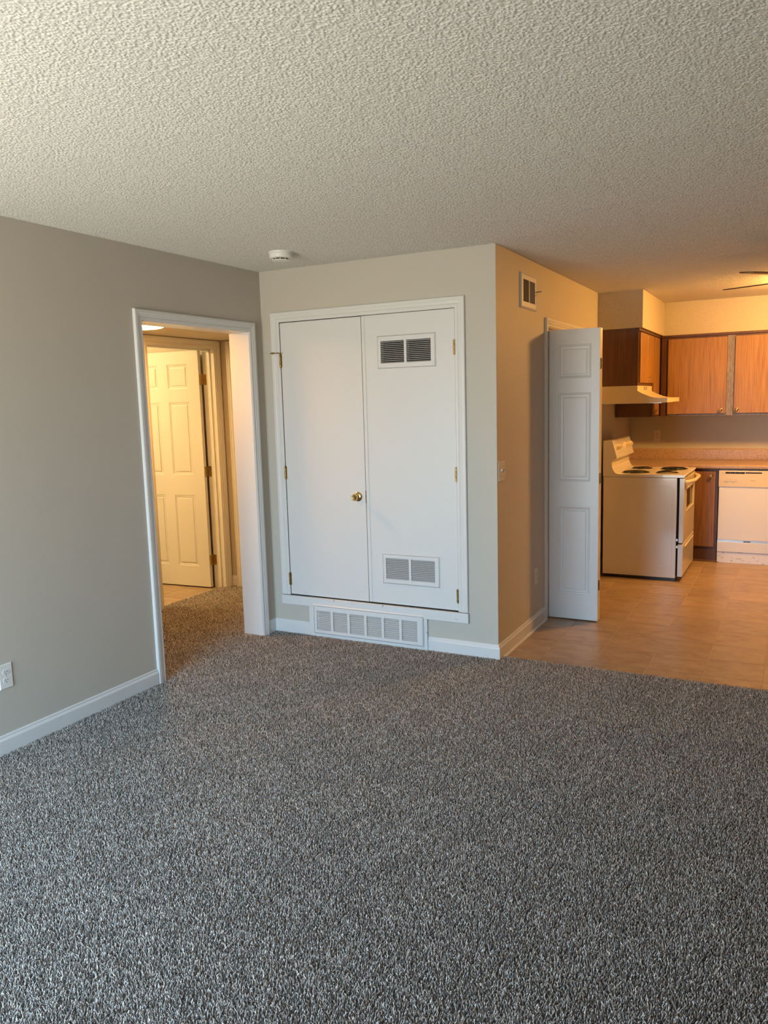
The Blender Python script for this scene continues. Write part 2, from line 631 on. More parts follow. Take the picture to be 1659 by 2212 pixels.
lay(0.0, 5.2, 0.062, 4.12, 0.222, 0.510, avoid=[(0.0, 0.7, 3.3, 4.2), (0, 2.2, 3.6, 4.2)])
lay(-4.2, -2.885, -0.3, 0.985, -2.885, 0.18)

# ceiling: slab with sprayed popcorn relief
bm = new(); box(bm, -1.70, -5.06, H + 0.004, 5.26, 4.18, H + 0.10)
ceiling = struct('ceiling', bm, CEIL, 'cream popcorn ceiling of the living room and kitchen')


def gn_scatter(obj, rects, step, spin):
    """Repeat obj's own mesh on the lattice points of each rectangle (x0, y0, nx, ny)."""
    ng = bpy.data.node_groups.new(obj.name + '_field', 'GeometryNodeTree')
    ng.interface.new_socket('Geometry', in_out='INPUT', socket_type='NodeSocketGeometry')
    ng.interface.new_socket('Geometry', in_out='OUTPUT', socket_type='NodeSocketGeometry')
    N = ng.nodes
    gi = N.new('NodeGroupInput')
    go = N.new('NodeGroupOutput')
    jo = N.new('GeometryNodeJoinGeometry')
    for x0, y0, nx, ny in rects:
        g = N.new('GeometryNodeMeshGrid')
        g.inputs['Vertices X'].default_value = nx
        g.inputs['Vertices Y'].default_value = ny
        g.inputs['Size X'].default_value = (nx - 1) * step
        g.inputs['Size Y'].default_value = (ny - 1) * step
        tr = N.new('GeometryNodeTransform')
        tr.inputs['Translation'].default_value = (x0 + nx * step / 2, y0 + ny * step / 2, 0)
        ng.links.new(g.outputs['Mesh'], tr.inputs['Geometry'])
        ng.links.new(tr.outputs['Geometry'], jo.inputs['Geometry'])
    ip = N.new('GeometryNodeInstanceOnPoints')
    ng.links.new(jo.outputs[0], ip.inputs['Points'])
    ng.links.new(gi.outputs[0], ip.inputs['Instance'])
    if spin:
        rv = N.new('FunctionNodeRandomValue')
        rv.data_type = 'INT'
        rv.inputs[4].default_value = 0
        rv.inputs[5].default_value = 3
        ma = N.new('ShaderNodeMath')
        ma.operation = 'MULTIPLY'
        ma.inputs[1].default_value = PI / 2
        cx_ = N.new('ShaderNodeCombineXYZ')
        ng.links.new(rv.outputs[2], ma.inputs[0])
        ng.links.new(ma.outputs[0], cx_.inputs[2])
        ng.links.new(cx_.outputs[0], ip.inputs['Rotation'])
    ng.links.new(ip.outputs[0], go.inputs[0])
    md = obj.modifiers.new('field', 'NODES')
    md.node_group = ng


def popcorn_patch(size, n):
    rng = np.random.default_rng(3)
    g = np.arange(n) * size / n
    h = np.zeros((n, n))
    for k in range(int(size * size * 30000)):
        x, y = rng.random(2) * size
        rx, ry = rng.uniform(0.0020, 0.0044, 2)
        a = rng.uniform(0.0008, 0.0034)
        dx = (g - x + size / 2) % size - size / 2
        dy = (g - y + size / 2) % size - size / 2
        ix = np.where(np.abs(dx) < rx * 2.2)[0]
        iy = np.where(np.abs(dy) < ry * 2.2)[0]
        q = np.exp(-((dx[ix] / rx) ** 2)[:, None] - ((dy[iy] / ry) ** 2)[None, :])
        h[np.ix_(ix, iy)] = np.maximum(h[np.ix_(ix, iy)], a * q)
    X, Y = np.meshgrid(np.arange(n + 1), np.arange(n + 1), indexing='ij')
    co = np.stack([X * size / n - size / 2, Y * size / n - size / 2, -h[X % n, Y % n]], -1).reshape(-1, 3)
    i, j = np.meshgrid(np.arange(n), np.arange(n), indexing='ij')
    a = (i * (n + 1) + j).ravel()
    fa = np.stack([a, a + 1, a + n + 2, a + n + 1], -1)
    me = bpy.data.meshes.new('popcorn_texture')
    me.from_pydata(co.tolist(), [], fa.tolist())
    for p in me.polygons:
        p.use_smooth = True
    return me


PS = 0.45
me = popcorn_patch(PS, 230)
me.materials.append(CEIL)
pop = bpy.data.objects.new('popcorn_texture', me)
COL.objects.link(pop)
pop.parent = ceiling
pop['kind'] = 'stuff'
pop.location = (0, 0, H + 0.0015)
gn_scatter(pop, [(-1.70, -5.05, 16, 21)], PS, False)

# carpet: real yarn tufts in one patch, repeated over the floor
CP = 0.253


def tuft_patch():
    rng = np.random.default_rng(11)
    n = 44
    st = CP / n
    V, Fc, Cc = [], [], []
    pal = np.array([(0.54, 0.53, 0.52), (0.36, 0.35, 0.34), (0.17, 0.16, 0.155), (0.72, 0.71, 0.70), (0.26, 0.24, 0.225)])
    pw = [0.26, 0.28, 0.20, 0.14, 0.12]
    ns = 3
    for i in range(n):
        for j in range(n):
            x = (i + 0.5 + rng.uniform(-.42, .42)) * st - CP / 2
            y = (j + 0.5 + rng.uniform(-.42, .42)) * st - CP / 2
            c = pal[rng.choice(5, p=pw)] * np.array((1.15, 1.085, 1.03)) * rng.uniform(.85, 1.15)
            az = rng.uniform(0, 2 * PI)
            lean = rng.uniform(0.002, 0.0065)
            ht = rng.uniform(0.010, 0.0155)
            curl = rng.uniform(-1.6, 1.6)
            r = rng.uniform(0.0013, 0.0021)
            b0 = len(V)
            for k in range(4):
                t = k / 3
                a = az + curl * t
                px = x + math.cos(a) * lean * t ** 1.3
                py = y + math.sin(a) * lean * t ** 1.3
                pz = -0.0115 + ht * (t if t < .99 else .94)
                rad = r * (1, 1.05, 0.95, 0.55)[k]
                for s in range(ns):
                    th = 2 * PI * s / ns + t * 1.9 + az
                    V.append((px + math.cos(th) * rad, py + math.sin(th) * rad, pz + (rad * 0.4 * math.sin(th) if k == 3 else 0)))
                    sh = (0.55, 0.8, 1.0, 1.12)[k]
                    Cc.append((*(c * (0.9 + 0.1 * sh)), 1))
            for k in range(3):
                for s in range(ns):
                    s2 = (s + 1) % ns
                    Fc.append((b0 + k * ns + s, b0 + k * ns + s2, b0 + (k + 1) * ns + s2, b0 + (k + 1) * ns + s))
            Fc.append(tuple(b0 + 3 * ns + s for s in range(ns)))
    b0 = len(V)
    q = CP / 2
    V += [(-q, -q, -0.0105), (q, -q, -0.0105), (q, q, -0.0105), (-q, q, -0.0105)]
    Cc += [(0.10, 0.09, 0.085, 1)] * 4
    Fc.append((b0, b0 + 1, b0 + 2, b0 + 3))
    m_ = bpy.data.meshes.new('carpet')
    m_.from_pydata(V, [], Fc)
    at = m_.color_attributes.new('yarn', 'FLOAT_COLOR', 'POINT')
    at.data.foreach_set('color', np.array(Cc, dtype=np.float32).ravel())
    for p in m_.polygons:
        p.use_smooth = True
    m_.materials.append(CARPET)
    return m_


carpet = bpy.data.objects.new('carpet', tuft_patch())
COL.objects.link(carpet)
carpet['kind'] = 'stuff'
carpet['label'] = 'mottled grey cut-pile carpet covering the living room and hall floor'
carpet['category'] = 'carpet'
CX0 = -2.887
gn_scatter(carpet, [(CX0 + 4 * CP, 0.062 - 20 * CP, 28, 20), (CX0, 0.062 - 10 * CP, 4, 10), (CX0, 0.062, 5, 4)], CP, True)

# ------------------------------------------------------------------ baseboards
def base_run(name, fn, a, b, label=None, top=0.0, m=TRIM, ma=0, mb=0):
    """fn(u, z, depth) of the wall; the board runs from a to b along u, its foot at z = top."""
    bm_ = new()
    prism(bm_, [(p, q + (top if q == 0 else 0)) for p, q in BASE], lambda d, z, t: fn(t + d * (ma if t == a else mb), z, d), a, b)
    return struct(name, bm_, m, label)


base_run('baseboard_left', on_left, -5.0, -1.172, 'white baseboard left of the hall doorway', -0.014)
base_run('baseboard_left_corner', on_left, -0.092, 0.0, 'short white baseboard between doorway casing and closet', -0.014)
base_run('baseboard_front_left', on_front, -1.645, -1.345, 'white baseboard left of the long floor grille', -0.014)
base_run('baseboard_front_right', on_front, -0.4635, 0.0, 'white baseboard right of the long floor grille', -0.014, mb=1)
base_run('baseboard_pantry', on_right, 0.0, 0.985, 'white baseboard below the switch and outlet', -0.014, ma=-1)
# thin quarter-round shoe along the vinyl
bm = new(); prism(bm, [(0.013, -0.014), (0.024, -0.014), (0.023, -0.006), (0.018, 0.0), (0.013, 0.002)], lambda d, z, t: on_right(t, z, d), 0.055, 0.985)
struct('trim_7', bm, TRIM, 'shoe moulding along the kitchen floor')
base_run('baseboard_hall_end', on_end, -2.83, -2.755, None, -0.014)
base_run('baseboard_kitchen', on_right, 2.36, 4.12, None, -0.014)

# ------------------------------------------------------------------ casings (trim) and jambs
bm = new(); casing(bm, on_left, -1.110, -0.150, -0.012, 2.045)
o = struct('trim_1', bm, TRIM, 'white casing around the hall doorway')
bm = new()
for y0, y1 in ((-1.118, -1.106), (-0.154, -0.142)):
    box(bm, -1.800, y0, -0.014, -1.640, y1, 2.043)
box(bm, -1.800, -1.118, 2.041, -1.640, -0.142, 2.053)
struct('trim_2', bm, TRIM, 'white jamb lining the hall doorway')
bm = new(); casing(bm, on_front, -1.500, -0.2535, 0.270, 2.1035, 0.0645)
struct('trim_3', bm, TRIM, 'white casing around the raised closet doors')
bm = new(); box(bm, -1.566, -0.0205, 0.203, -0.186, 0.0, 0.2655, 0.0015, 1)
struct('trim_4', bm, SCUFF, 'chipped white sill board under the closet doors')
bm = new(); casing(bm, on_right, 1.042, 2.30, -0.014, 2.05)
struct('trim_5', bm, TRIM, 'white casing around the pantry opening')
bm = new()
box(bm, -0.115, 1.036, -0.014, 0.003, 1.046, 2.05)
box(bm, -0.115, 2.296, -0.014, 0.003, 2.306, 2.05)
box(bm, -0.115, 1.036, 2.046, 0.003, 2.306, 2.056)
box(bm, -0.075, 1.046, 2.018, -0.035, 2.296, 2.046)
struct('trim_6', bm, TRIM, 'jamb and head track of the pantry opening')
bm = new(); casing(bm, on_hall, 0.145, 0.943, -0.012, 2.052, 0.062)
struct('trim_8', bm, TRIM, 'casing around the bathroom door')
bm = new()
for y0, y1 in ((0.143, 0.157), (0.931, 0.945)):
    box(bm, -2.95, y0, -0.014, -2.825, y1, 2.047)
box(bm, -2.95, 0.143, 2.045, -2.825, 0.945, 2.057)
box(bm, -2.905, 0.921, -0.014, -2.868, 0.932, 2.045)     # stop
box(bm, -2.905, 0.156, -0.014, -2.868, 0.167, 2.045)
box(bm, -2.905, 0.156, 2.034, -2.868, 0.932, 2.046)
struct('trim_9', bm, TRIM, 'jamb and stop of the bathroom door')
bm = new(); casing(bm, on_end, -2.700, -1.945, -0.012, 2.05, 0.060)
struct('trim_10', bm, TRIM, 'casing around the door at the end of the hall')

# ------------------------------------------------------------------ window behind the photographer
win = sname('window_1', 'sliding patio door behind the photographer')
bm = new()
plate(bm, lambda u, z, d: (u, YB + d, z), (WIN[0], WIN[1]), (WIN[2], WIN[3]), [(WIN[0] + 0.05, -0.65, WIN[2] + 0.06, WIN[3] - 0.05), (-0.59, WIN[1] - 0.05, WIN[2] + 0.06, WIN[3] - 0.05)], -0.03, -0.09)
link('window_frame', bm, TRIM, win)
for a, b in ((WIN[0] + 0.045, -0.645), (-0.595, WIN[1] - 0.045)):
    bm = new(); box(bm, a, YB - 0.064, WIN[2] + 0.055, b, YB - 0.058, WIN[3] - 0.045)
    link('pane', bm, PANE, win)
bm = new(); casing(bm, lambda u, z, d: (u, YB + d, z), WIN[0], WIN[1], 0.0, WIN[3])
struct('trim_11', bm, TRIM)


# ------------------------------------------------------------------ closet doors
def hinge_barrel(parent, x, z, y=-0.010, h=0.085, m=ABRASS, leaf=True):
    b = new()
    lathe(b, (x, y, z - h / 2), (0, 0, 1), [(0, -0.004), (0.003, -0.003), (0.0035, 0), (0.0062, 0.001), (0.0062, h - 0.001), (0.0035, h), (0.003, h + 0.003), (0, h + 0.004)], 12)
    for s in (0.2, 0.4, 0.6, 0.8):
        lathe(b, (x, y, z - h / 2 + h * s - 0.0006), (0, 0, 1), [(0.0066, 0), (0.0066, 0.0012)], 12)
    if leaf:
        box(b, x - 0.011, y + 0.004, z - h / 2, x + 0.011, y + 0.0065, z + h / 2)
    o_ = link('hinge', b, m, parent)
    smooth_angle(o_)
    return o_


def vent(parent, x0, x1, z0, z1, cols, zs, n, y=-0.004, open_up=True, name='vent_grille', back=0.030, m=DOORW):
    """Stamped steel return grille in the XZ plane: frame with rolled edge, one object per louver."""
    b = new()
    holes = [(a, c, zs[0], zs[1]) for a, c in cols]
    plate(b, lambda u, z, d: (u, y - d, z), (x0 + 0.004, x1 - 0.004), (z0 + 0.004, z1 - 0.004), holes, 0.0045, 0.0035)
    for A in ((x0, z0, x1, z0 + 0.005), (x0, z1 - 0.005, x1, z1), (x0, z0, x0 + 0.005, z1), (x1 - 0.005, z0, x1, z1)):
        pass
    g = link(name, b, m, parent)
    b = new(); loops(b, lambda u, z, d: (u, y - d, z), (x0, x1, z0, z1), [(0, 0.0), (0.0, 0.002), (0.0045, 0.0045), (0.006, 0.0045), (0.006, 0.0)], False)
    link('vent_rim', b, m, g)
    p = (zs[1] - zs[0]) / n
    for a, c in cols:
        for k in range(n):
            zc_ = zs[0] + p * (k + 0.5)
            b = new()
            lo, hi, th = zc_ - p * 0.32, zc_ + p * 0.16, 0.0006
            prism(b, [(-0.0046, lo), (-0.0036, lo - th), (0.0095, hi - th), (0.0095, hi + th), (-0.0036, lo + th * 1.2)], lambda q, z, t: (t, y + q, z), a - 0.001, c + 0.001)
            link('louver', b, m, g)
    for sx_ in (x0 + 0.012, x1 - 0.012):
        b = new(); lathe(b, (sx_, y - 0.0045, (z0 + z1) / 2), (0, -1, 0), [(0.0035, 0), (0.003, 0.001), (0, 0.0014)], 10)
        link('screw', b, m, g)
    return g


V1 = (-0.774, -0.377, 1.769, 1.972)
V2 = (-0.777, -0.376, 0.407, 0.606)


def cols_of(v, fr):
    return [(v[0] + (v[1] - v[0]) * a, v[0] + (v[1] - v[0]) * b) for a, b in fr]


FR2 = [(0.065, 0.470), (0.510, 0.920)]
d1 = sname('door_1', 'plain white left closet door with the brass knob')
bm = new(); box(bm, -1.4965, -0.0035, 0.2735, -0.8862, 0.031, 2.0995, 0.0015, 1)
link('door_leaf', bm, DOORW, d1)
for z in (1.855, 1.112, 0.381):
    hinge_barrel(d1, -1.4995, z)
# hinge pin door stop on the upper hinge
bm = new()
lathe(bm, (-1.4995, -0.010, 1.902), (0, 0, 1), [(0.008, 0), (0.008, 0.004), (0.004, 0.0065), (0, 0.007)], 12)
tube(bm, [(-1.4995, -0.010, 1.904), (-1.520, -0.022, 1.906), (-1.545, -0.030, 1.905)], 0.0034, 8)
lathe(bm, (-1.540, -0.0285, 1.905), (-1, -0.32, 0), [(0.0034, 0), (0.0064, 0.004), (0.0064, 0.012), (0.0025, 0.016), (0.002, 0.024), (0, 0.025)], 12)
tube(bm, [(-1.4995, -0.010, 1.904), (-1.480, -0.013, 1.904)], 0.003, 8)
link('hinge_pin_stop', bm, ABRASS, d1, True)
bm = new()
KX, KZ = -0.943, 0.965
lathe(bm, (KX, -0.0035, KZ), (0, -1, 0), [(0.0315, 0), (0.0315, 0.003), (0.029, 0.007), (0.020, 0.010), (0.0125, 0.013), (0.0115, 0.024), (0.013, 0.031), (0.019, 0.036), (0.0225, 0.042), (0.0235, 0.050), (0.0215, 0.058), (0.016, 0.0635), (0.0155, 0.0625), (0.006, 0.061), (0, 0.061)], 40)
o = link('knob', bm, BRASS, d1); smooth_angle(o, 50)
bm = new(); box(bm, -0.8885, -0.0045, 0.925, -0.8858, 0.003, 1.005)
link('latch_plate', bm, ABRASS, d1)

d2 = sname('door_2', 'plain white right closet door with two louvred vents')
bm = new()
plate(bm, on_front, (-0.8805, -0.2565), (0.2755, 2.1005), [(c[0], c[1], V1[2] + 0.034, V1[3] - 0.034) for c in cols_of(V1, FR2)] + [(c[0], c[1], V2[2] + 0.032, V2[3] - 0.030) for c in cols_of(V2, FR2)], 0.0035, -0.031)
link('door_leaf', bm, DOORW, d2)
bm = new(); box(bm, -0.8815, -0.0062, 0.2755, -0.8590, -0.0034, 2.1005, 0.001, 1)
link('astragal_strip', bm, DOORW, d2)
for z in (1.876, 1.121, 0.368):
    hinge_barrel(d2, -0.2552, z)
vent(d2, *V1, cols_of(V1, FR2), (V1[2] + 0.034, V1[3] - 0.034), 12)
vent(d2, *V2, cols_of(V2, FR2), (V2[2] + 0.032, V2[3] - 0.030), 12)

# long grille at the floor
gr = thing('floor_grille', 'long white louvred return grille at carpet level under the closet doors', 'grille', (-0.9, 0, -0.012))
bm = new()
plate(bm, on_front, (-1.347, -0.4655), (-0.013, 0.2035), [(-1.275, -0.52, 0.045, 0.185)], 0.017, 0.0)
link('backing_board', bm, SCUFF, gr)
bm = new(); box(bm, -1.27, 0.02, 0.03, -0.53, 0.024, 0.20)
link('duct_shade_sheet', bm, DARK, gr)  # dark sheet stands in for the shade inside the duct
G = (-1.309, -0.489, 0.020, 0.217)
step = (G[1] - G[0] - 0.05) / 6
gcols = [(G[0] + 0.027 + k * step, G[0] + 0.027 + k * step + step - 0.019) for k in range(6)]
vg = vent(gr, *G, gcols, (0.047, 0.181), 10, -0.021)
bm = new(); prism(bm, [(-0.0255, 0.2165), (-0.017, 0.226), (-0.017, 0.2145), (-0.024, 0.2145)], lambda y, z, t: (t, y, z), G[0] - 0.004, G[1] - 0.002)
link('top_flange', bm, DOORW, gr)

# ------------------------------------------------------------------ pantry bifold
bf = sname('door_3', 'white panelled bifold door folded out from the pantry')


def leaf(parent, p0, p1, th, z0, z1, rects, m=DOORW, name='door_leaf', side=1, mid=0.030):
    """Moulded door leaf: p0->p1 is its visible face, thickness on the far side; each raised panel an object."""
    p0, p1 = Vector((p0[0], p0[1], 0)), Vector((p1[0], p1[1], 0))
    L = (p1 - p0).length
    a = (p1 - p0).normalized()
    n_ = Vector((-a.y, a.x, 0)) * side

    def fn(u, z, d):
        q = p0 + a * u + n_ * (-d)
        return (q.x, q.y, z)
    b = new()
    plate(b, fn, (0, L), (z0, z1), rects, 0, -th)
    o_ = link(name, b, m, parent)
    for r_ in rects:
        b = new()
        loops(b, fn, r_, [(0, 0), (0.003, -0.0035), (0.008, -0.0045), (0.0105, -0.0025), (0.014, -0.006), (mid, -0.007), (mid + 0.002, -0.0025), (mid + 0.010, -0.0015)])
        loops(b, lambda u, z, d: fn(u, z, -th - d), r_, [(0, 0), (0.006, -0.005), (mid, -0.005), (mid + 0.006, -0.002)])
        link('panel', b, m, o_)
    return fn, L


BR = [(0.075, 0.299, 0.180, 0.803), (0.075, 0.299, 0.982, 1.594), (0.075, 0.299, 1.693, 1.920)]
leaf(bf, (0.007, 1.045), (0.362, 1.047), 0.028, -0.002, 2.022, BR)
leaf(bf, (0.360, 1.080), (0.026, 1.150), 0.028, -0.002, 2.022, [(0.056, 0.280, r_[2], r_[3]) for r_ in BR], side=-1)
for z in (1.785, 1.005, 0.250):
    bm = new()
    lathe(bm, (0.366, 1.0775, z - 0.035), (0, 0, 1), [(0, -0.002), (0.004, 0), (0.004, 0.07), (0, 0.072)], 10)
    box(bm, 0.3615, 1.062, z - 0.035, 0.3645, 1.094, z + 0.035)
    link('hinge', bm, ABRASS, bf)

# ------------------------------------------------------------------ bathroom door
bd = sname('door_4', 'white six-panel bathroom door standing open beyond the hall')
A0 = Vector((-2.950, 0.872)); dd = Vector((-0.544, -0.036)).normalized()
A1 = A0 + dd * 0.755
R6 = [(u0_, u1_, z0_, z1_) for u0_, u1_ in ((0.113, 0.328), (0.432, 0.645)) for z0_, z1_ in ((0.182, 0.808), (0.988, 1.613), (1.724, 1.934))]
leaf(bd, (A0.x, A0.y), (A1.x, A1.y), 0.035, 0.0, 2.040, R6, side=-1, mid=0.026)
for z in (1.797, 1.014, 0.237):
    bm = new()
    hx, hy = -2.957, 0.922
    lathe(bm, (hx, hy, z - 0.045), (0, 0, 1), [(0, -0.004), (0.004, -0.002), (0.0065, 0), (0.0065, 0.09), (0.004, 0.092), (0, 0.094)], 12)
    box(bm, -2.953, 0.9295, z - 0.045, -2.917, 0.9315, z + 0.045)
    box(bm, -2.953, 0.876, z - 0.045, -2.9485, 0.920, z + 0.045)
    for k in (-0.03, 0, 0.03):
        lathe(bm, (-2.932, 0.930, z + k), (0, -1, 0), [(0.004, 0), (0.003, 0.002), (0, 0.002)], 8)
        lathe(bm, (-2.950, 0.892, z + k), (1, 0, 0), [(0.004, 0), (0.003, 0.003), (0, 0.003)], 8)
    o = link('hinge', bm, BRASS, bd); smooth_angle(o)
bm = new()
K = A0 + dd * 0.695
lathe(bm, (K.x, K.y, 0.93), (-dd.y * -1, -abs(dd.x), 0), [(0.030, 0), (0.028, 0.006), (0.012, 0.012), (0.012, 0.03), (0.022, 0.038), (0.025, 0.05), (0.018, 0.06), (0, 0.062)], 24)
o = link('knob', bm, BRASS, bd); smooth_angle(o, 50)

he = sname('door_5', 'closed door at the end of the hall')
bm = new(); box(bm, -2.692, 1.050, -0.002, -1.953, 1.085, 2.042)
link('door_leaf', bm, DOORW, he)
bm = new()
lathe(bm, (-2.02, 1.050, 0.93), (0, -1, 0), [(0.030, 0), (0.028, 0.006), (0.012, 0.012), (0.012, 0.03), (0.022, 0.038), (0.025, 0.05), (0.018, 0.06), (0, 0.062)], 24)
link('knob', bm, BRASS, he, True)

# ------------------------------------------------------------------ ceiling and wall fixtures
sd = thing('smoke_detector', 'round white smoke detector on the ceiling above the closet', 'smoke detector', (-1.13, -0.49, H))
sc_ = Vector((-1.13, -0.49, H))
bm = new(); lathe(bm, sc_, (0, 0, -1), [(0.071, -0.003), (0.072, 0.004), (0.071, 0.007), (0.068, 0.008)], 48)
o = link('base_plate', bm, PLATE, sd); smooth_angle(o)
bm = new(); lathe(bm, sc_, (0, 0, -1), [(0.066, 0.007), (0.0675, 0.010), (0.0665, 0.030), (0.062, 0.036), (0.052, 0.0375)], 48)
o = link('body', bm, PLATE, sd); smooth_angle(o)
bm = new(); lathe(bm, sc_, (0, 0, -1), [(0.040, 0.034), (0.042, 0.044), (0.040, 0.046)], 36)
link('sensing_chamber', bm, SLOT, sd)
bm = new(); lathe(bm, sc_, (0, 0, -1), [(0.046, 0.0445), (0.050, 0.045), (0.049, 0.048), (0.030, 0.051), (0, 0.052)], 36)
o = link('cap', bm, PLATE, sd); smooth_angle(o)
for k in range(10):
    a = 2 * PI * k / 10 + 0.2
    bm = new(); lathe(bm, sc_ + Vector((math.cos(a) * 0.047, math.sin(a) * 0.047, 0)), (0, 0, -1), [(0.0022, 0.036), (0.0022, 0.046)], 6)
    link('rib', bm, PLATE, sd)

# register high on the pantry wall
rg = thing('wall_register', 'white wall register with damper lever high on the orange lit wall', 'vent', (0, 0.6, 2.13))
RY = (0.440, 0.770, 2.130, 2.338)
bm = new(); plate(bm, on_right, (RY[0], RY[1]), (RY[2], RY[3]), [(0.485, 0.606, 2.168, 2.304), (0.618, 0.735, 2.168, 2.304)], 0.010, 0.0)
link('frame', bm, DOORW, rg)
bm = new(); loops(bm, on_right, RY, [(-0.003, 0.0), (-0.003, 0.007), (0.004, 0.0125), (0.008, 0.010)], False)
link('rim', bm, DOORW, rg)
for a, b, tilt in ((0.485, 0.606, 0.0022), (0.618, 0.735, -0.0022)):
    n_ = 12
    for k in range(n_):
        y = a + (b - a) * (k + 0.5) / n_
        bm = new()
        prism(bm, [(y - tilt, 0.0095), (y - tilt + 0.0012, 0.0095), (y + tilt + 0.0012, 0.001), (y + tilt, 0.001)], lambda q, d, t: (d, q, t), 2.166, 2.306)
        link('vane', bm, GREYMET, rg)
bm = new(); box(bm, 0.0004, 0.480, 2.164, 0.0012, 0.740, 2.308)
link('duct_shade_sheet', bm, DARK, rg)  # near-black sheet painted as the shade behind the vanes
bm = new(); tube(bm, [(0.008, 0.742, 2.246), (0.034, 0.752, 2.250), (0.046, 0.756, 2.250)], [0.003, 0.0028, 0.004], 8)
lathe(bm, (0.010, 0.748, 2.226), (1, 0, 0), [(0.004, 0), (0.003, 0.002), (0, 0.0025)], 8)
link('damper_lever', bm, GREYMET, rg, True)


def plate_box(bm_, fn, u0_, u1_, z0_, z1_, t=0.0055):
    loops(bm_, fn, (u0_, u1_, z0_, z1_), [(0, 0), (0, 0.0025), (0.003, t), (0.006, t)])


sw = thing('light_switch', 'ivory two-gang toggle switch plate on wall near the closet corner', 'switch', (0, 0.075, 1.08))
bm = new(); plate_box(bm, on_right, 0.015, 0.132, 1.079, 1.199)
link('cover_plate', bm, IVORY, sw)
for y in (0.052, 0.096):
    bm = new()
    prism(bm, [(0.005, 1.128), (0.005, 1.150), (0.017, 1.153), (0.018, 1.146)], lambda d, z, t: on_right(t, z, d), y - 0.005, y + 0.005)
    link('toggle', bm, IVORY, sw)
    for dz in (-0.030, 0.030):
        bm = new(); lathe(bm, (0.0055, y, 1.139 + dz), (1, 0, 0), [(0.0032, 0), (0.002, 0.0012), (0, 0.0014)], 8)
        link('screw', bm, MARK, sw)


def outlet(name, fn, uc, zc_, label, pm, normal, wu=0.070, hz=0.116):
    c = fn(uc, zc_, 0)
    t = thing(name, label, 'outlet', fn(uc, zc_ - hz / 2, 0), 'duplex wall outlets')
    b = new(); plate_box(b, fn, uc - wu / 2, uc + wu / 2, zc_ - hz / 2, zc_ + hz / 2)
    link('cover_plate', b, pm, t)
    for s in (-1, 1):
        zc2 = zc_ + s * 0.0195
        b = new()
        pts = []
        for k in range(24):
            a = 2 * PI * k / 24
            pts.append((uc + 0.0172 * math.cos(a), zc2 + max(-0.0142, min(0.0142, 0.0172 * math.sin(a)))))
        prism(b, pts, lambda u, z, d: fn(u, z, d), 0.004, 0.0068)
        rc = link('receptacle', b, pm, t)
        b = new()
        for du, h_ in ((-0.0062, 0.008), (0.0062, 0.0066)):
            A = [fn(uc + du - 0.0012, zc2 + 0.0035 - h_ / 2, 0.0064), fn(uc + du + 0.0012, zc2 + 0.0035 + h_ / 2, 0.0071)]
            lo = [min(p, q) for p, q in zip(*A)]; hi = [max(p, q) for p, q in zip(*A)]
            box(b, *lo, *hi)
        lathe(b, fn(uc, zc2 - 0.0075, 0.0064), normal, [(0.0024, 0), (0.0024, 0.0008), (0, 0.0009)], 10)
        link('slots', b, SLOT, rc)
    b = new(); lathe(b, fn(uc, zc_, 0.0055), normal, [(0.003, 0), (0.002, 0.001), (0, 0.0012)], 8)
    link('screw', b, STEEL, t)
    return t


outlet('wall_outlet', on_left, -2.128, 0.358, 'white duplex outlet low on the left wall at photo edge', PLATE, (1, 0, 0))
o = outlet('wall_outlet', on_right, 0.772, 0.352, 'duplex outlet low on the wall beside the pantry casing', IVORY, (1, 0, 0))
o = outlet('wall_outlet', lambda u, z, d: (u, 4.12 - d, z), 0.280, 1.150, 'duplex outlet on the kitchen wall above the stove corner', IVORY, (0, -1, 0))

# hall and bath lamps
hl = thing('hall_ceiling_light', 'glowing round flush light on the hall ceiling', 'ceiling light', (-2.30, -0.40, 2.12))
bm = new(); lathe(bm, (-2.30, -0.40, 2.12), (0, 0, -1), [(0.135, -0.002), (0.138, 0.010), (0.130, 0.016), (0.06, 0.018)], 40)
link('mount_ring', bm, BRASS, hl, True)
bm = new(); lathe(bm, (-2.30, -0.40, 2.12), (0, 0, -1), [(0.128, 0.012), (0.125, 0.017), (0.110, 0.025), (0.07, 0.031), (0.03, 0.033), (0, 0.0335)], 40)
o = link('glass_dome', bm, LAMPH, hl, True)
bl = thing('bath_ceiling_light', 'round flush light on the bathroom ceiling', 'ceiling light', (-4.05, -0.15, H))
bm = new(); lathe(bm, (-4.05, -0.15, H), (0, 0, -1), [(0.15, -0.002), (0.152, 0.012), (0.14, 0.018), (0.06, 0.02)], 40)
link('mount_ring', bm, BRASS, bl, True)
bm = new(); lathe(bm, (-4.05, -0.15, H), (0, 0, -1), [(0.14, 0.014), (0.136, 0.035), (0.11, 0.06), (0.06, 0.075), (0, 0.08)], 40)
link('glass_dome', bm, LAMPB, bl, True)
KL = (1.72, 2.62, H)
kl = thing('kitchen_ceiling_light', 'round flush light on the kitchen ceiling', 'ceiling light', KL)
bm = new(); lathe(bm, KL, (0, 0, -1), [(0.15, -0.002), (0.152, 0.014), (0.14, 0.02), (0.06, 0.022)], 40)
link('mount_ring', bm, BRASS, kl, True)
bm = new(); lathe(bm, KL, (0, 0, -1), [(0.13, 0.016), (0.138, 0.05), (0.125, 0.095), (0.08, 0.13), (0.03, 0.142), (0, 0.143)], 40)
link('glass_dome', bm, LAMPK, kl, True)

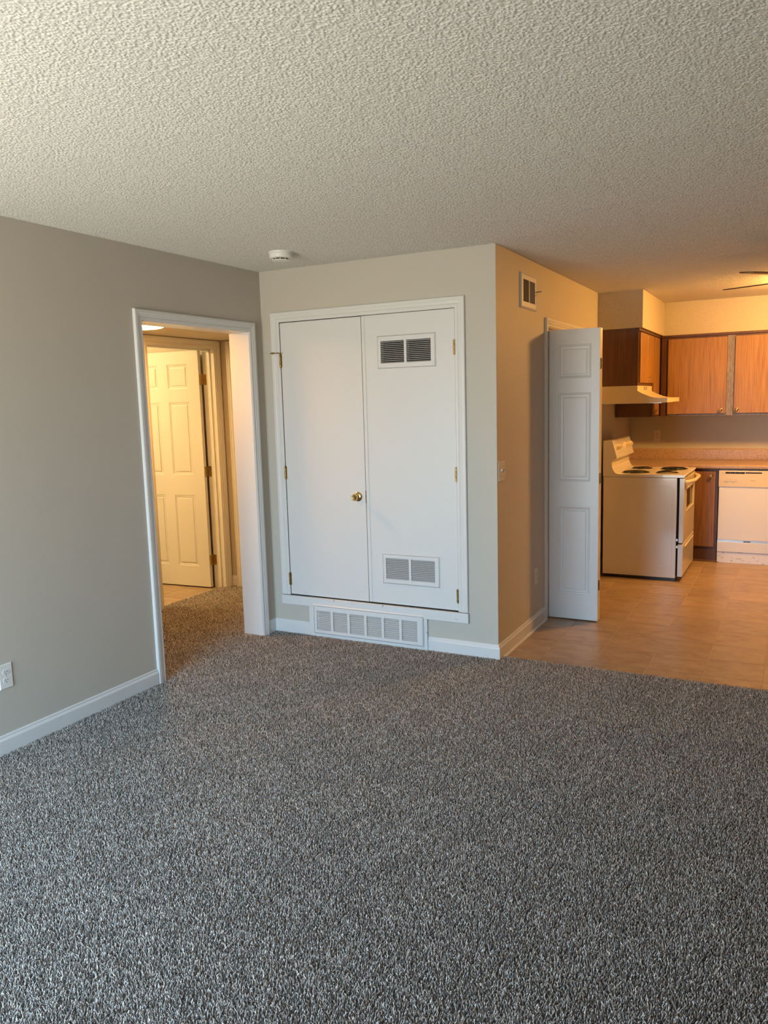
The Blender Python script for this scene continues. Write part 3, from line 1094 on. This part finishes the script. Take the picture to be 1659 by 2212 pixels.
# ceiling fan: only two blade tips reach the picture
FC = Vector((1.706, 1.205, 2.25))
fan = thing('ceiling_fan', 'ceiling fan with dark wooden blades at the right edge', 'fan', (FC.x, FC.y, H))
bm = new(); lathe(bm, (FC.x, FC.y, H), (0, 0, -1), [(0.075, -0.002), (0.075, 0.02), (0.055, 0.05), (0.02, 0.06), (0.016, 0.09)], 32)
o = link('canopy', bm, BRASS, fan); smooth_angle(o)
bm = new(); lathe(bm, (FC.x, FC.y, H), (0, 0, -1), [(0.03, 0.085), (0.095, 0.10), (0.115, 0.13), (0.115, 0.20), (0.09, 0.225), (0.05, 0.235), (0.045, 0.27), (0.03, 0.285), (0, 0.29)], 40)
o = link('motor_housing', bm, BRASS, fan); smooth_angle(o)
base_a = math.atan2(1.486 - FC.y, 1.091 - FC.x)
for k in range(5):
    a = base_a + k * 2 * PI / 5
    ra = Vector((math.cos(a), math.sin(a), 0)); ta = Vector((-math.sin(a), math.cos(a), 0))
    tw = math.radians(-6.5)
    tv = ta * math.cos(tw) + Vector((0, 0, 1)) * math.sin(tw)
    nv = ra.cross(tv)
    out = []
    prof = [(0.17, 0.050), (0.30, 0.060), (0.50, 0.067), (0.62, 0.066), (0.655, 0.055), (0.675, 0.030)]
    for u_, w_ in prof:
        out.append((u_, w_))
    for u_, w_ in prof[::-1]:
        out.append((u_, -w_))
    bm = new(); prism(bm, out, lambda p, q, t: FC + ra * p + tv * q + nv * t, -0.003, 0.003)
    bl_ = link('blade', bm, FANW, fan)
    bm = new()
    prism(bm, [(0.085, 0.022), (0.16, 0.016), (0.20, 0.040), (0.24, 0.030), (0.24, -0.030), (0.20, -0.040), (0.16, -0.016), (0.085, -0.022)], lambda p, q, t: FC + ra * p + tv * q + nv * t, 0.003, 0.007)
    link('blade_iron', bm, BRASS, bl_)

# ------------------------------------------------------------------ kitchen: soffits, cabinets
bm = new()
SF = [(0, 2.605), (0.372, 2.605), (0.372, 3.80), (5.2, 3.80), (5.2, 4.12), (0, 4.12)]
prism(bm, SF, lambda x, y, z: (x, y, z), 2.128, H + 0.01)
struct('soffit', bm, SOFFIT, 'textured soffit boxed in above the kitchen cabinets')


def cab_knob(parent, c, n_, m=BRASS, s=1.0):
    b = new()
    lathe(b, c, n_, [(0.009 * s, 0), (0.009 * s, 0.002), (0.0055 * s, 0.005), (0.0055 * s, 0.012), (0.012 * s, 0.016), (0.0155 * s, 0.021), (0.0145 * s, 0.026), (0.008 * s, 0.029), (0, 0.0295)], 20)
    o_ = link('knob', b, m, parent); smooth_angle(o_, 50)
    return o_


# over the hood (doors face +x)
c1 = thing('upper_cabinet', 'short wall cabinet with dark side hanging above the range hood', 'cabinet', (0, 2.62, 1.648))
bm = new(); box(bm, 0.002, 2.620, 1.648, 0.318, 3.374, 2.128)
link('carcass', bm, WALNUT, c1)
bm = new(); plate(bm, on_right, (2.620, 3.374), (1.648, 2.128), [(2.68, 3.32, 1.70, 2.08)], 0.336, 0.318)
link('face_frame', bm, FRAMEW, c1)
bm = new(); box(bm, 0.318, 2.614, 2.104, 0.350, 3.374, 2.1275, 0.003, 1)
link('top_molding', bm, FRAMEW, c1)
for a, b, ky in ((2.652, 2.994, 2.965), (3.010, 3.350, 3.040)):
    bm = new(); box(bm, 0.3365, a, 1.672, 0.355, b, 2.096, 0.002, 1)
    dr = link('door', bm, OAK, c1)
    cab_knob(dr, (0.355, ky, 1.712), (1, 0, 0), BRASS, 0.9)

c2 = thing('upper_cabinet', 'tall corner wall cabinet with one door facing right above stove end', 'cabinet', (0, 3.38, 1.36))
bm = new(); box(bm, 0.002, 3.376, 1.360, 0.318, 4.118, 2.128)
link('carcass', bm, WALNUT, c2)
bm = new(); plate(bm, on_right, (3.376, 3.785), (1.360, 2.128), [(3.43, 3.70, 1.41, 2.08)], 0.336, 0.318)
link('face_frame', bm, FRAMEW, c2)
bm = new(); box(bm, 0.318, 3.376, 2.104, 0.350, 3.790, 2.1275, 0.003, 1)
link('top_molding', bm, FRAMEW, c2)
bm = new(); box(bm, 0.3365, 3.394, 1.372, 0.355, 3.690, 2.096, 0.002, 1)
dr = link('door', bm, OAK, c2)
cab_knob(dr, (0.355, 3.425, 1.418), (1, 0, 0), BRASS, 0.9)

c3 = thing('upper_cabinet', 'long wall cabinet of big oak doors on the kitchen back wall', 'cabinet', (1.2, 4.12, 1.354))
bm = new(); box(bm, 0.340, 3.803, 1.354, 2.135, 4.118, 2.127)
link('carcass', bm, WALNUT, c3)
DX = [(0.420, 0.946), (1.016, 1.540), (1.600, 2.105)]
bm = new(); plate(bm, lambda u, z, d: (u, 3.785 + d, z), (0.356, 2.135), (1.354, 2.127), [(a + 0.02, b - 0.02, 1.39, 2.06) for a, b in DX], 0, 0.018)
link('face_frame', bm, FRAMEW, c3)
bm = new(); box(bm, 0.9475, 3.7835, 1.372, 1.0145, 3.7862, 2.098)
link('grey_stile', bm, GREYFRAME, c3)
bm = new(); box(bm, 0.42, 3.7838, 1.3545, 2.13, 3.7862, 1.3715)
link('grey_rail', bm, GREYFRAME, c3)
bm = new(); box(bm, 0.356, 3.772, 2.105, 2.135, 3.803, 2.1275, 0.003, 1)
link('top_molding', bm, FRAMEW, c3)
for (a, b), kx in zip(DX, (0.905, 1.046, 2.065)):
    bm = new(); box(bm, a, 3.766, 1.373, b, 3.7845, 2.088, 0.002, 1)
    dr = link('door', bm, OAK, c3)
    cab_knob(dr, (kx, 3.766, 1.408), (0, -1, 0))

# range hood
hd = thing('range_hood', 'almond range hood with curved front above the stove', 'range hood', (0, 2.62, 1.497))
curve = [(0.336, 1.600)] + [(0.336 + 0.20 * (1 - math.cos(t * PI / 2)) * 1.0, 1.600 - 0.058 * math.sin(t * PI / 2)) for t in (0.2, 0.4, 0.6, 0.8, 1.0)]
curve = [(0.336, 1.602), (0.352, 1.592), (0.375, 1.580), (0.405, 1.566), (0.440, 1.552), (0.475, 1.543), (0.515, 1.538), (0.578, 1.536)]
poly = [(0.002, 1.500), (0.002, 1.646), (0.336, 1.646)] + curve + [(0.580, 1.534), (0.580, 1.500)]
bm = new()
prism(bm, poly, lambda x, z, t: (x, t, z), 2.620, 3.374)
link('shell', bm, HOODM, hd)
bm = new(); box(bm, 0.04, 2.66, 1.494, 0.53, 3.33, 1.4995)
link('filter', bm, STEEL, hd)
for cy0 in (2.93, 3.025):
    for k in range(4):
        z = 1.612 + k * 0.0075
        bm = new(); box(bm, 0.3355, cy0, z, 0.3368, cy0 + 0.075, z + 0.0035)
        link('vent_slot', bm, SLOT, hd)

# ------------------------------------------------------------------ stove
st = thing('stove', 'bisque freestanding electric stove with coil burners and backguard', 'stove', (0.4, 2.92, FZ))
Y0, Y1 = 2.530, 3.315
bm = new(); box(bm, 0.078, Y0, 0.016, 0.686, Y1, 0.872, 0.004, 2)
link('body', bm, ENAMEL, st)
# shallow embossed line on the side panel
bm = new()
for rect in (((0.10, 0.655, 0.10, 0.80)),):
    u0_, u1_, z0_, z1_ = rect
    tube(bm, [(u0_ + 0.02, Y0, z1_), (u1_ - 0.03, Y0, z1_), (u1_ - 0.01, Y0, z1_ - 0.01), (u1_, Y0, z1_ - 0.03), (u1_, Y0, z0_)], 0.0012, 6)
    tube(bm, [(0.50, Y0, z0_), (u1_ - 0.03, Y0, z0_)], 0.0016, 6)
link('side_emboss', bm, ENAMEL, st)
bm = new(); box(bm, 0.10, Y0 + 0.02, FZ, 0.68, Y1 - 0.02, 0.0165)
link('base', bm, BLACK, st)
bm = new(); box(bm, 0.684, Y0 + 0.030, 0.03, 0.704, Y1 - 0.030, 0.870)
link('front_gap_shade', bm, DARK, st)  # matte near-black filler paints the shade in the gap behind the door
for z in (0.335, 0.276):
    bm = new(); box(bm, 0.687, Y0 + 0.001, z, 0.701, Y0 + 0.009, z + 0.022, 0.002, 1)
    link('door_catch', bm, STEEL, st)
# cooktop with a rolled front edge
bm = new()
ct = [(0.140, 0.874), (0.735, 0.874), (0.744, 0.878), (0.7465, 0.885), (0.744, 0.893), (0.735, 0.8965), (0.205, 0.8965), (0.185, 0.901), (0.170, 0.914), (0.158, 0.935), (0.150, 0.96), (0.140, 0.96)]
prism(bm, ct, lambda x, z, t: (x, t, z), Y0 - 0.003, Y1 + 0.003)
o = link('cooktop', bm, ENAMEL, st)
# backguard
bg_ = [(0.074, 0.874), (0.074, 1.178), (0.078, 1.182), (0.143, 1.185), (0.150, 1.181), (0.190, 1.036), (0.189, 1.028), (0.150, 1.004), (0.148, 0.99), (0.150, 0.94), (0.158, 0.918), (0.172, 0.905), (0.160, 0.874)]
bm = new(); prism(bm, bg_, lambda x, z, t: (x, t, z), Y0, Y1)
bkg = link('backguard', bm, ENAMEL, st)
nrm = Vector((1.181 - 1.036, 0, 0.190 - 0.150)).normalized()


def on_bg(y, s):
    return Vector((0.150 + 0.040 * s, y, 1.181 - 0.145 * s))


for y in (2.625, 2.715, 3.055, 3.145, 3.235):
    bm = new(); lathe(bm, on_bg(y, 0.42), nrm, [(0.027, 0), (0.027, 0.003), (0.021, 0.006), (0.0195, 0.022), (0.017, 0.025), (0, 0.0255)], 24)
    k_ = link('knob', bm, CREAM, bkg); smooth_angle(k_, 40)
    bm = new()
    c_ = on_bg(y, 0.42) + nrm * 0.025
    box(bm, -0.0035, -0.0165, 0, 0.0035, 0.0165, 0.008, 0.0015, 1)
    M = Matrix.Translation(c_) @ Vector((0, 0, 1)).rotation_difference(nrm).to_matrix().to_4x4()
    bm.transform(M)
    link('knob_grip', bm, CREAM, k_)
bm = new()
for y0, y1, s0, s1 in ((2.82, 2.86, 0.36, 0.52),):
    A, B = on_bg(y0, s0), on_bg(y1, s1)
    prism(bm, [(y0, s0), (y1, s0), (y1, s1), (y0, s1)], lambda y, s, t: on_bg(y, s) + nrm * t, -0.001, 0.0012)
link('indicator_window', bm, SLOT, bkg)
bm = new()
for y, s in ((2.665, 0.74), (2.77, 0.22), (2.79, 0.70), (2.93, 0.80), (3.10, 0.80)):
    prism(bm, [(y, s), (y + 0.014, s), (y + 0.014, s + 0.04), (y, s + 0.04)], lambda y_, s_, t: on_bg(y_, s_) + nrm * t, -0.0005, 0.0008)
link('printed_marks', bm, MARK, bkg)
# burners
for bx, by, br, tilt, lift in ((0.315, 2.725, 0.100, 0, 0), (0.580, 2.715, 0.078, 7, 0.010), (0.305, 3.115, 0.078, 0, 0), (0.585, 3.115, 0.100, 0, 0)):
    bm = new(); lathe(bm, (bx, by, 0.8965), (0, 0, 1), [(br + 0.016, -0.001), (br + 0.017, 0.002), (br + 0.012, 0.0045), (br + 0.006, 0.001), (br * 0.6, -0.0005), (0, -0.0005)], 40)
    dp = link('drip_pan', bm, CHROME if br < 0.09 else BLACK, st); smooth_angle(dp, 60)
    bm = new()
    pts = []
    turns = 4.5 if br > 0.09 else 3.5
    N_ = int(turns * 26)
    for k in range(N_ + 1):
        t = k / N_
        r_ = 0.016 + (br - 0.016) * t
        a = t * turns * 2 * PI + 0.6
        x_, y_ = r_ * math.cos(a), r_ * math.sin(a)
        pts.append((bx + x_, by + y_, 0.9045 + lift + math.tan(math.radians(tilt)) * x_))
    tube(bm, pts, 0.0042, 7)
    for k in range(3):
        a = 2 * PI * k / 3 + 0.3
        e = (bx + br * math.cos(a), by + br * math.sin(a), 0.8995 + lift * 0.9 + math.tan(math.radians(tilt)) * br * math.cos(a))
        tube(bm, [(bx, by, 0.8995 + lift * 0.9), e], 0.0025, 5)
    link('burner_coil', bm, BLACK, st, True)
# oven door with window and bowed handle
bm = new(); plate(bm, lambda u, z, d: (0.706 + d, u, z), (Y0 + 0.004, Y1 - 0.004), (0.322, 0.866), [(2.66, 3.18, 0.57, 0.765)], 0.0, 0.035)
bmesh.ops.bevel(bm, geom=[e for e in bm.edges if all(v.co.x > 0.74 for v in e.verts) and (all(abs(v.co.y - (Y0 + 0.004)) < 1e-4 for v in e.verts) or all(abs(v.co.z - 0.866) < 1e-4 for v in e.verts))], offset=0.005, segments=2, affect='EDGES')
od = link('oven_door', bm, ENAMEL, st)
bm = new(); loops(bm, lambda u, z, d: (0.741 + d, u, z), (2.655, 3.185, 0.565, 0.770), [(0, -0.001), (0.0, 0.005), (0.010, 0.006), (0.016, 0.001), (0.016, -0.012)], False)
link('window_frame', bm, ENAMEL, od)
bm = new(); box(bm, 0.728, 2.66, 0.57, 0.732, 3.18, 0.765)
link('oven_window', bm, OVENGLASS, od)
bm = new()
hp = []
for k in range(17):
    t = k / 16
    s = math.sin(t * PI)
    hp.append((0.744 + 0.058 * min(1, s * 1.35) ** 0.8, Y0 + 0.03 + (Y1 - Y0 - 0.06) * t, 0.838 - 0.004 * (1 - s)))
tube(bm, hp, 0.016, 10, (0.75, 1.0))
link('handle', bm, CREAM, od, True)
bm = new(); box(bm, 0.700, Y0 + 0.003, 0.030, 0.742, Y1 - 0.003, 0.308, 0.005, 2)
dw_ = link('drawer', bm, ENAMEL, st)
bm = new(); prism(bm, [(0.742, 0.262), (0.750, 0.268), (0.752, 0.276), (0.748, 0.282), (0.742, 0.284)], lambda x, z, t: (x, t, z), Y0 + 0.10, Y1 - 0.10)
link('drawer_pull', bm, ENAMEL, dw_)

# ------------------------------------------------------------------ base run
bc = thing('base_cabinet', 'oak base cabinet with one knob between stove and dishwasher', 'cabinet', (0.8, 3.5, FZ))
bm = new(); box(bm, 0.002, 3.52, FZ, 0.924, 4.118, 0.868)
link('carcass', bm, WALNUT, bc)
bm = new(); plate(bm, lambda u, z, d: (u, 3.502 + d, z), (0.690, 0.924), (0.10, 0.868), [(0.735, 0.885, 0.15, 0.82)], 0, 0.018)
link('face_frame', bm, FRAMEW, bc)
bm = new(); box(bm, 0.708, 3.486, 0.134, 0.900, 3.5015, 0.842, 0.002, 1)
dr = link('door', bm, OAKLOW, bc)
cab_knob(dr, (0.866, 3.486, 0.806), (0, -1, 0), BRASS, 1.15)
bm = new(); box(bm, 0.690, 3.498, FZ, 0.924, 3.520, 0.112, 0.002, 1)
link('toe_board', bm, FRAMEW, bc)
bm = new(); prism(bm, [(3.498, FZ), (3.486, FZ), (3.486, FZ + 0.006), (3.492, FZ + 0.014), (3.498, FZ + 0.016)], lambda y, z, t: (t, y, z), 0.690, 0.924)
link('shoe_molding', bm, FRAMEW, bc)

dw = thing('dishwasher', 'white built-in dishwasher with cream control panel under the counter', 'dishwasher', (1.23, 3.5, FZ))
DX0, DX1 = 0.930, 1.535
bm = new(); box(bm, DX0, 3.52, 0.0, DX1, 4.10, 0.866)
link('tub', bm, BLACK, dw)
bm = new()
plate(bm, lambda u, z, d: (u, 3.480 + d, z), (DX0, DX1), (0.706, 0.856), [(0.985, 1.148, 0.825, 0.842), (1.153, 1.290, 0.829, 0.841)], 0, 0.04)
cp = link('control_panel', bm, CREAM, dw)
bm = new(); box(bm, 0.982, 3.4915, 0.822, 1.295, 3.4945, 0.845)
link('latch_recess', bm, SLOT, cp)
for x in (1.025, 1.066, 1.107):
    bm = new(); box(bm, x, 3.484, 0.825, x + 0.0025, 3.492, 0.842)
    link('slot_rib', bm, GREYMET, cp)
for x in (0.955, 1.312):
    bm = new(); box(bm, x, 3.4775, 0.826, x + 0.022, 3.481, 0.846, 0.001, 1)
    link('end_button', bm, CREAM, cp)
bm = new()
for k in range(8):
    x = 0.972 + k * 0.0145
    box(bm, x, 3.4785, 0.752, x + 0.0125, 3.481, 0.764)
link('button_row', bm, IVORY, cp)
bm = new()
for k in range(8):
    x = 0.972 + k * 0.0145
    box(bm, x + 0.002, 3.4778, 0.7545, x + 0.009, 3.4786, 0.7565)
for x, z, w_ in ((0.985, 0.742, 0.014), (1.045, 0.742, 0.018), (0.999, 0.771, 0.008), (1.020, 0.771, 0.006), (1.040, 0.772, 0.006), (1.072, 0.770, 0.01)):
    box(bm, x, 3.4792, z, x + w_, 3.4802, z + 0.003)
box(bm, 1.195, 3.4790, 0.7625, 1.237, 3.4802, 0.7655)
link('printed_marks', bm, MARK, cp)
bm = new(); box(bm, DX0 + 0.002, 3.486, 0.206, DX1 - 0.002, 3.522, 0.7055, 0.004, 2)
link('door_panel', bm, ENAMELW, dw)
bm = new(); box(bm, DX0 + 0.001, 3.492, 0.184, DX1 - 0.001, 3.520, 0.2065)
link('gap_strip', bm, STEEL, dw)
bm = new(); box(bm, 1.155, 3.4905, 0.190, 1.215, 3.4935, 0.199)
link('latch_slot', bm, SLOT, dw)
bm = new(); box(bm, DX0, 3.487, 0.092, DX1, 3.520, 0.186, 0.003, 2)
link('access_panel', bm, ENAMELW, dw)
bm = new(); box(bm, DX0, 3.494, FZ, DX1, 3.520, 0.089, 0.002, 1)
kp = link('kick_plate', bm, KICK, dw)
bm = new(); lathe(bm, (0.950, 3.494, 0.060), (0, -1, 0), [(0.007, 0), (0.006, 0.002), (0, 0.003)], 12)
link('screw', bm, STEEL, kp)

sk = thing('base_cabinet', 'oak base cabinet to the right of the dishwasher', 'cabinet', (1.85, 3.5, FZ))
bm = new(); box(bm, 1.540, 3.52, FZ, 2.28, 4.118, 0.868)
link('carcass', bm, WALNUT, sk)
bm = new(); plate(bm, lambda u, z, d: (u, 3.502 + d, z), (1.540, 2.28), (0.10, 0.868), [(1.60, 1.89, 0.15, 0.82), (1.93, 2.22, 0.15, 0.82)], 0, 0.018)
link('face_frame', bm, FRAMEW, sk)
for a, b, kx in ((1.565, 1.905, 1.87), (1.915, 2.255, 1.95)):
    bm = new(); box(bm, a, 3.486, 0.134, b, 3.5015, 0.842, 0.002, 1)
    dr = link('door', bm, OAKLOW, sk)
    cab_knob(dr, (kx, 3.486, 0.80), (0, -1, 0))
bm = new(); box(bm, 1.54, 3.55, FZ, 2.28, 3.56, 0.10)
link('toe_board', bm, FRAMEW, sk)

ctp = thing('countertop', 'speckled tan laminate countertop with rolled edge and backsplash', 'countertop', (1.1, 3.8, 0.868))
bm = new()
edge = [(4.118, 0.869), (3.482, 0.869), (3.476, 0.873), (3.474, 0.880), (3.474, 0.896), (3.478, 0.903), (3.486, 0.9065), (4.118, 0.9065)]
prism(bm, edge, lambda y, z, t: (t, y, z), 0.003, 2.30)
link('slab', bm, LAM, ctp)
bm = new(); box(bm, 0.003, 3.322, 0.869, 0.66, 3.474, 0.9065)
link('return_slab', bm, LAM, ctp)
bm = new()
sp = [(4.118, 0.9065), (4.090, 0.9065), (4.088, 0.912), (4.088, 1.006), (4.092, 1.014), (4.100, 1.018), (4.118, 1.018)]
prism(bm, sp, lambda y, z, t: (t, y, z), 0.003, 2.30)
link('backsplash', bm, LAM, ctp)
bm = new(); box(bm, 0.003, 3.322, 0.9065, 0.028, 4.088, 1.016, 0.003, 1)
link('side_splash', bm, LAM, ctp)
